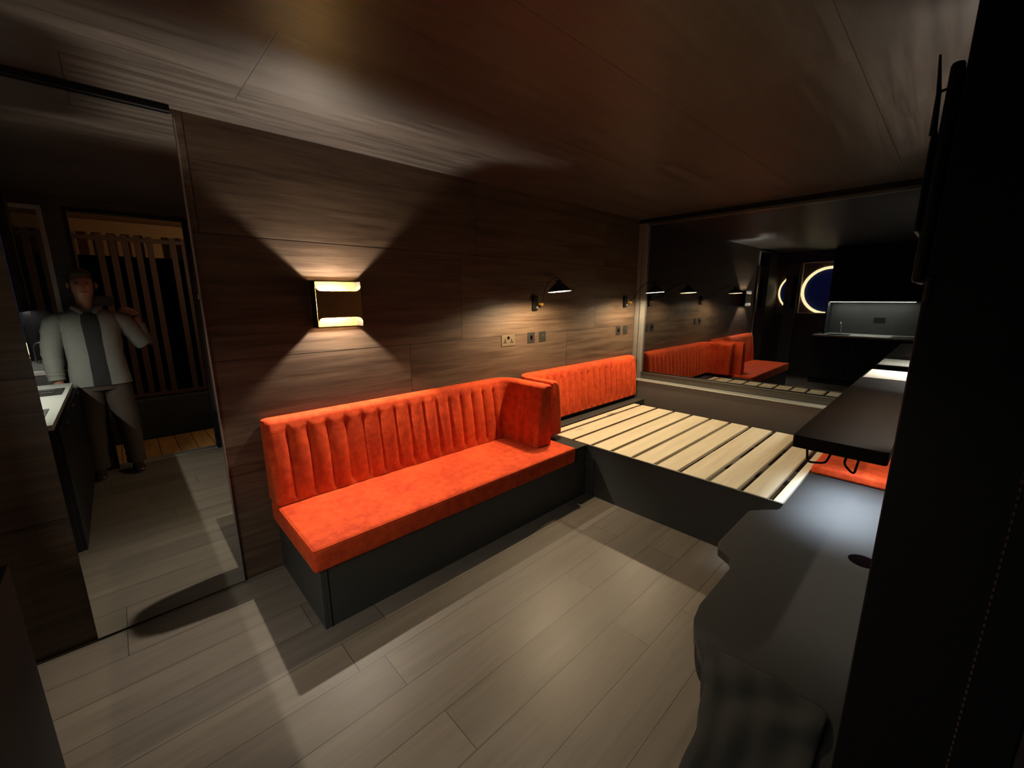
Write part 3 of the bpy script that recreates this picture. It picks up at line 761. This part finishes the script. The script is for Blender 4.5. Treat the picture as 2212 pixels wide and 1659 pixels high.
# coordinates local to the feet midpoint, person looks towards +Y
pel = (0, 0, .93); ch1 = (0, .01, 1.12); ch2 = (0, .0, 1.32); nk = (0, -.01, 1.42); nk2 = (0, .01, 1.49)
body = [
    [(pel, (.13, .10)), (ch1, (.125, .095)), (ch2, (.135, .10)), (nk, (.06, .06)), (nk2, (.052, .055)), ((0, .03, 1.56), (.068, .085)), ((0, .025, 1.625), (.076, .095)), ((0, .015, 1.69), (.06, .075))],
    [(pel, .1), ((-.09, 0, .86), .085), ((-.11, .03, .48), .055), ((-.12, 0, .10), .036), ((-.12, .04, .045), .034), ((-.125, .13, .03), .03)],
    [(pel, .1), ((.09, 0, .86), .085), ((.11, .03, .48), .055), ((.12, 0, .10), .036), ((.12, .04, .045), .034), ((.125, .13, .03), .03)],
    [(ch2, .1), ((-.17, 0, 1.36), .055), ((-.235, -.02, 1.10), .042), ((-.245, .02, .87), .030), ((-.245, .03, .80), (.022, .034))],
    [(ch2, .1), ((.17, 0, 1.36), .055), ((.315, -.05, 1.14), .042), ((.300, -.035, 1.30), .030), ((.292, -.028, 1.355), (.022, .032))],
]
skin('body', body, M['skin'], per, 2)
# fingers: left hand hanging, right hand round the phone
def fingers(cx, cy, cz, dirv, side, curl, parent):
    cx0 = Vector((cx, cy, cz)); d = Vector(dirv).normalized(); s = Vector(side).normalized(); u = Vector(curl).normalized()
    for k, (off, ln) in enumerate(((-.030, .062), (-.010, .074), (.010, .070), (.029, .056))):
        a = cx0 + s * off; b_ = a + d * ln * .5 + u * .008; c_ = b_ + d * ln * .32 + u * .018; e_ = c_ + d * ln * .12 + u * .018
        skin('finger', [[(a - d * .012, .0095), (a, .009), (b_, .0085), (c_, .0078), (e_, .0065)]], M['skin'], parent, 1)
    a = cx0 - d * .045 + s * -.03; skin('thumb', [[(a, .011), (a - s * .022 + d * .018 + u * .01, .010), (a - s * .030 + d * .045 + u * .02, .0085)]], M['skin'], parent, 1)
fingers(-.245, .035, .765, (0, .05, -1), (0, 1, .15), (.6, .2, 0), per)
fingers(.285, -.027, 1.375, (-.55, .0, .8), (.5, .2, .3), (-.7, .1, .0), per)
# face
skin('nose', [[((0, .112, 1.622), .009), ((0, .128, 1.600), .012), ((0, .118, 1.588), .009)]], M['skin'], per, 2)
for s in (-1, 1):
    obj('eye', lathe(bmesh.new(), [(0, -.010), (.008, -.007), (.010, 0), (.008, .007), (0, .010)], (s * .031, .098, 1.628), 14), M['eye'], per, smooth=True)
    skin('ear', [[((s * .078, .015, 1.635), .010), ((s * .084, .008, 1.610), .012), ((s * .078, .015, 1.588), .008)]], M['skin'], per, 1)
obj('mouth', tube(bmesh.new(), [(-.024, .104, 1.558), (0, .113, 1.556), (.024, .104, 1.558)], [.003, .005, .003], 8), simple('lips', (.35, .12, .10, 1), .5), per, smooth=True)
skin('hair', [[((0, -.035, 1.61), (.072, .060)), ((0, -.015, 1.68), (.078, .082)), ((0, .035, 1.708), (.066, .055)), ((0, .082, 1.695), (.045, .026))]], M['hair'], per, 2)
# jacket: lofted torso and sleeves, dark opening down the front
def loft(bm, secs, n=36, a0=0.0, a1=2 * PI, off=0.0, closed=True, wr=0.0):
    rings = []
    m = n if closed else n + 1
    for i, (cx_, cy_, z_, rx, ry) in enumerate(secs):
        ring = []
        for k in range(m):
            a = a0 + (a1 - a0) * k / n; q = 2.6
            ca, sa = math.cos(a), math.sin(a)
            rr_ = (abs(ca) ** q + abs(sa) ** q) ** (-1 / q)
            wv = 1 + wr * math.sin(7 * a + i * 1.7) + wr * .6 * math.sin(3 * a - i * 2.3)
            ring.append(bm.verts.new((cx_ + (rx * wv + off) * rr_ * ca, cy_ + (ry * wv + off) * rr_ * sa, z_)))
        rings.append(ring)
    for a, b in zip(rings, rings[1:]):
        for k in range(n): bm.faces.new([a[k], a[(k + 1) % m], b[(k + 1) % m], b[k]])
    if closed: bm.faces.new(rings[0][::-1]); bm.faces.new(rings[-1])
    return bm
def finer(secs, n=3):
    o_ = []
    for a, b in zip(secs, secs[1:]): o_ += [tuple(a[i] + (b[i] - a[i]) * k / n for i in range(5)) for k in range(n)]
    return o_ + [secs[-1]]
torso = finer([(0, -.005, .80, .192, .116), (0, -.005, .90, .182, .116), (0, 0, 1.05, .172, .112), (0, 0, 1.20, .178, .114), (0, 0, 1.32, .190, .110), (0, -.005, 1.385, .165, .094), (0, -.01, 1.425, .100, .075), (0, -.01, 1.45, .072, .066)])
bm = loft(bmesh.new(), torso, wr=.012)
def sleeve(bm, pts, rs):
    P_ = [Vector(p) for p in pts]; fine = []; fr = []
    for i in range(len(P_) - 1):
        for k in range(6):
            f = k / 6; fine.append(P_[i].lerp(P_[i + 1], f)); fr.append(rs[i] + (rs[i + 1] - rs[i]) * f + .0035 * math.sin(k * 2.4 + i * 3))
    fine.append(P_[-1]); fr.append(rs[-1])
    for _ in range(2):
        fine = [fine[0]] + [(fine[i - 1] + fine[i] * 2 + fine[i + 1]) / 4 for i in range(1, len(fine) - 1)] + [fine[-1]]
    return tube(bm, fine, fr, 16)
sleeve(bm, [(-.12, 0, 1.35), (-.20, 0, 1.325), (-.245, -.02, 1.10), (-.252, .01, .93), (-.250, .022, .865)], [.055, .072, .064, .054, .048])
sleeve(bm, [(.12, 0, 1.35), (.20, 0, 1.325), (.325, -.045, 1.10), (.312, -.045, 1.20), (.300, -.037, 1.30)], [.055, .072, .066, .056, .046])
j = obj('jacket', bm, M['jacket'], per, smooth=True)
front = [q for q in torso if q[2] < 1.40]
obj('shirt_front', loft(bmesh.new(), front, 10, PI * .5 - .27, PI * .5 + .27, .003, False, .012), M['shirt'], per, smooth=True)['label'] = 'dark shirt showing down the open front'
skin('collar', [[((-.085, .03, 1.445), .022), ((-.06, .085, 1.43), .020), ((-.03, .115, 1.39), .014)]], M['jacket'], per, 1)
skin('collar', [[((.085, .03, 1.445), .022), ((.06, .085, 1.43), .020), ((.03, .115, 1.39), .014)]], M['jacket'], per, 1)
bm = loft(bmesh.new(), finer([(0, 0, .76, .150, .102), (0, 0, .86, .160, .108), (0, 0, .96, .150, .105)]), wr=.01)
for s_ in (-1, 1):
    sleeve(bm, [(s_ * .078, 0, .90), (s_ * .088, .0, .74), (s_ * .108, .028, .48), (s_ * .12, .0, .20), (s_ * .12, .0, .075)], [.09, .098, .080, .068, .066])
obj('trousers', bm, M['trouser'], per, smooth=True)
for s in (-1, 1):
    skin('shoe', [[((s * .12, -.03, .042), (.042, .038)), ((s * .12, .05, .045), (.044, .038)), ((s * .124, .13, .034), (.046, .028)), ((s * .126, .18, .028), (.036, .020))]], M['shoe'], per, 2)
per.location = (-.160, -.040, .0)
per.rotation_euler = (0, 0, -.05)
# phone just behind the lens, held up by the right hand
fwd = Vector(R2).normalized()
ph = thing('mobile_phone', 'black mobile phone held up in front of the person in the mirror', 'phone')
bm = bmesh.new(); box(bm, -.120, .035, -.055, .022, .012, .020, .0035, 3)
obj('phone_body', bm, M['black'], ph)
ph.matrix_world = Matrix.Translation((0, 0, 1.5)) @ rot
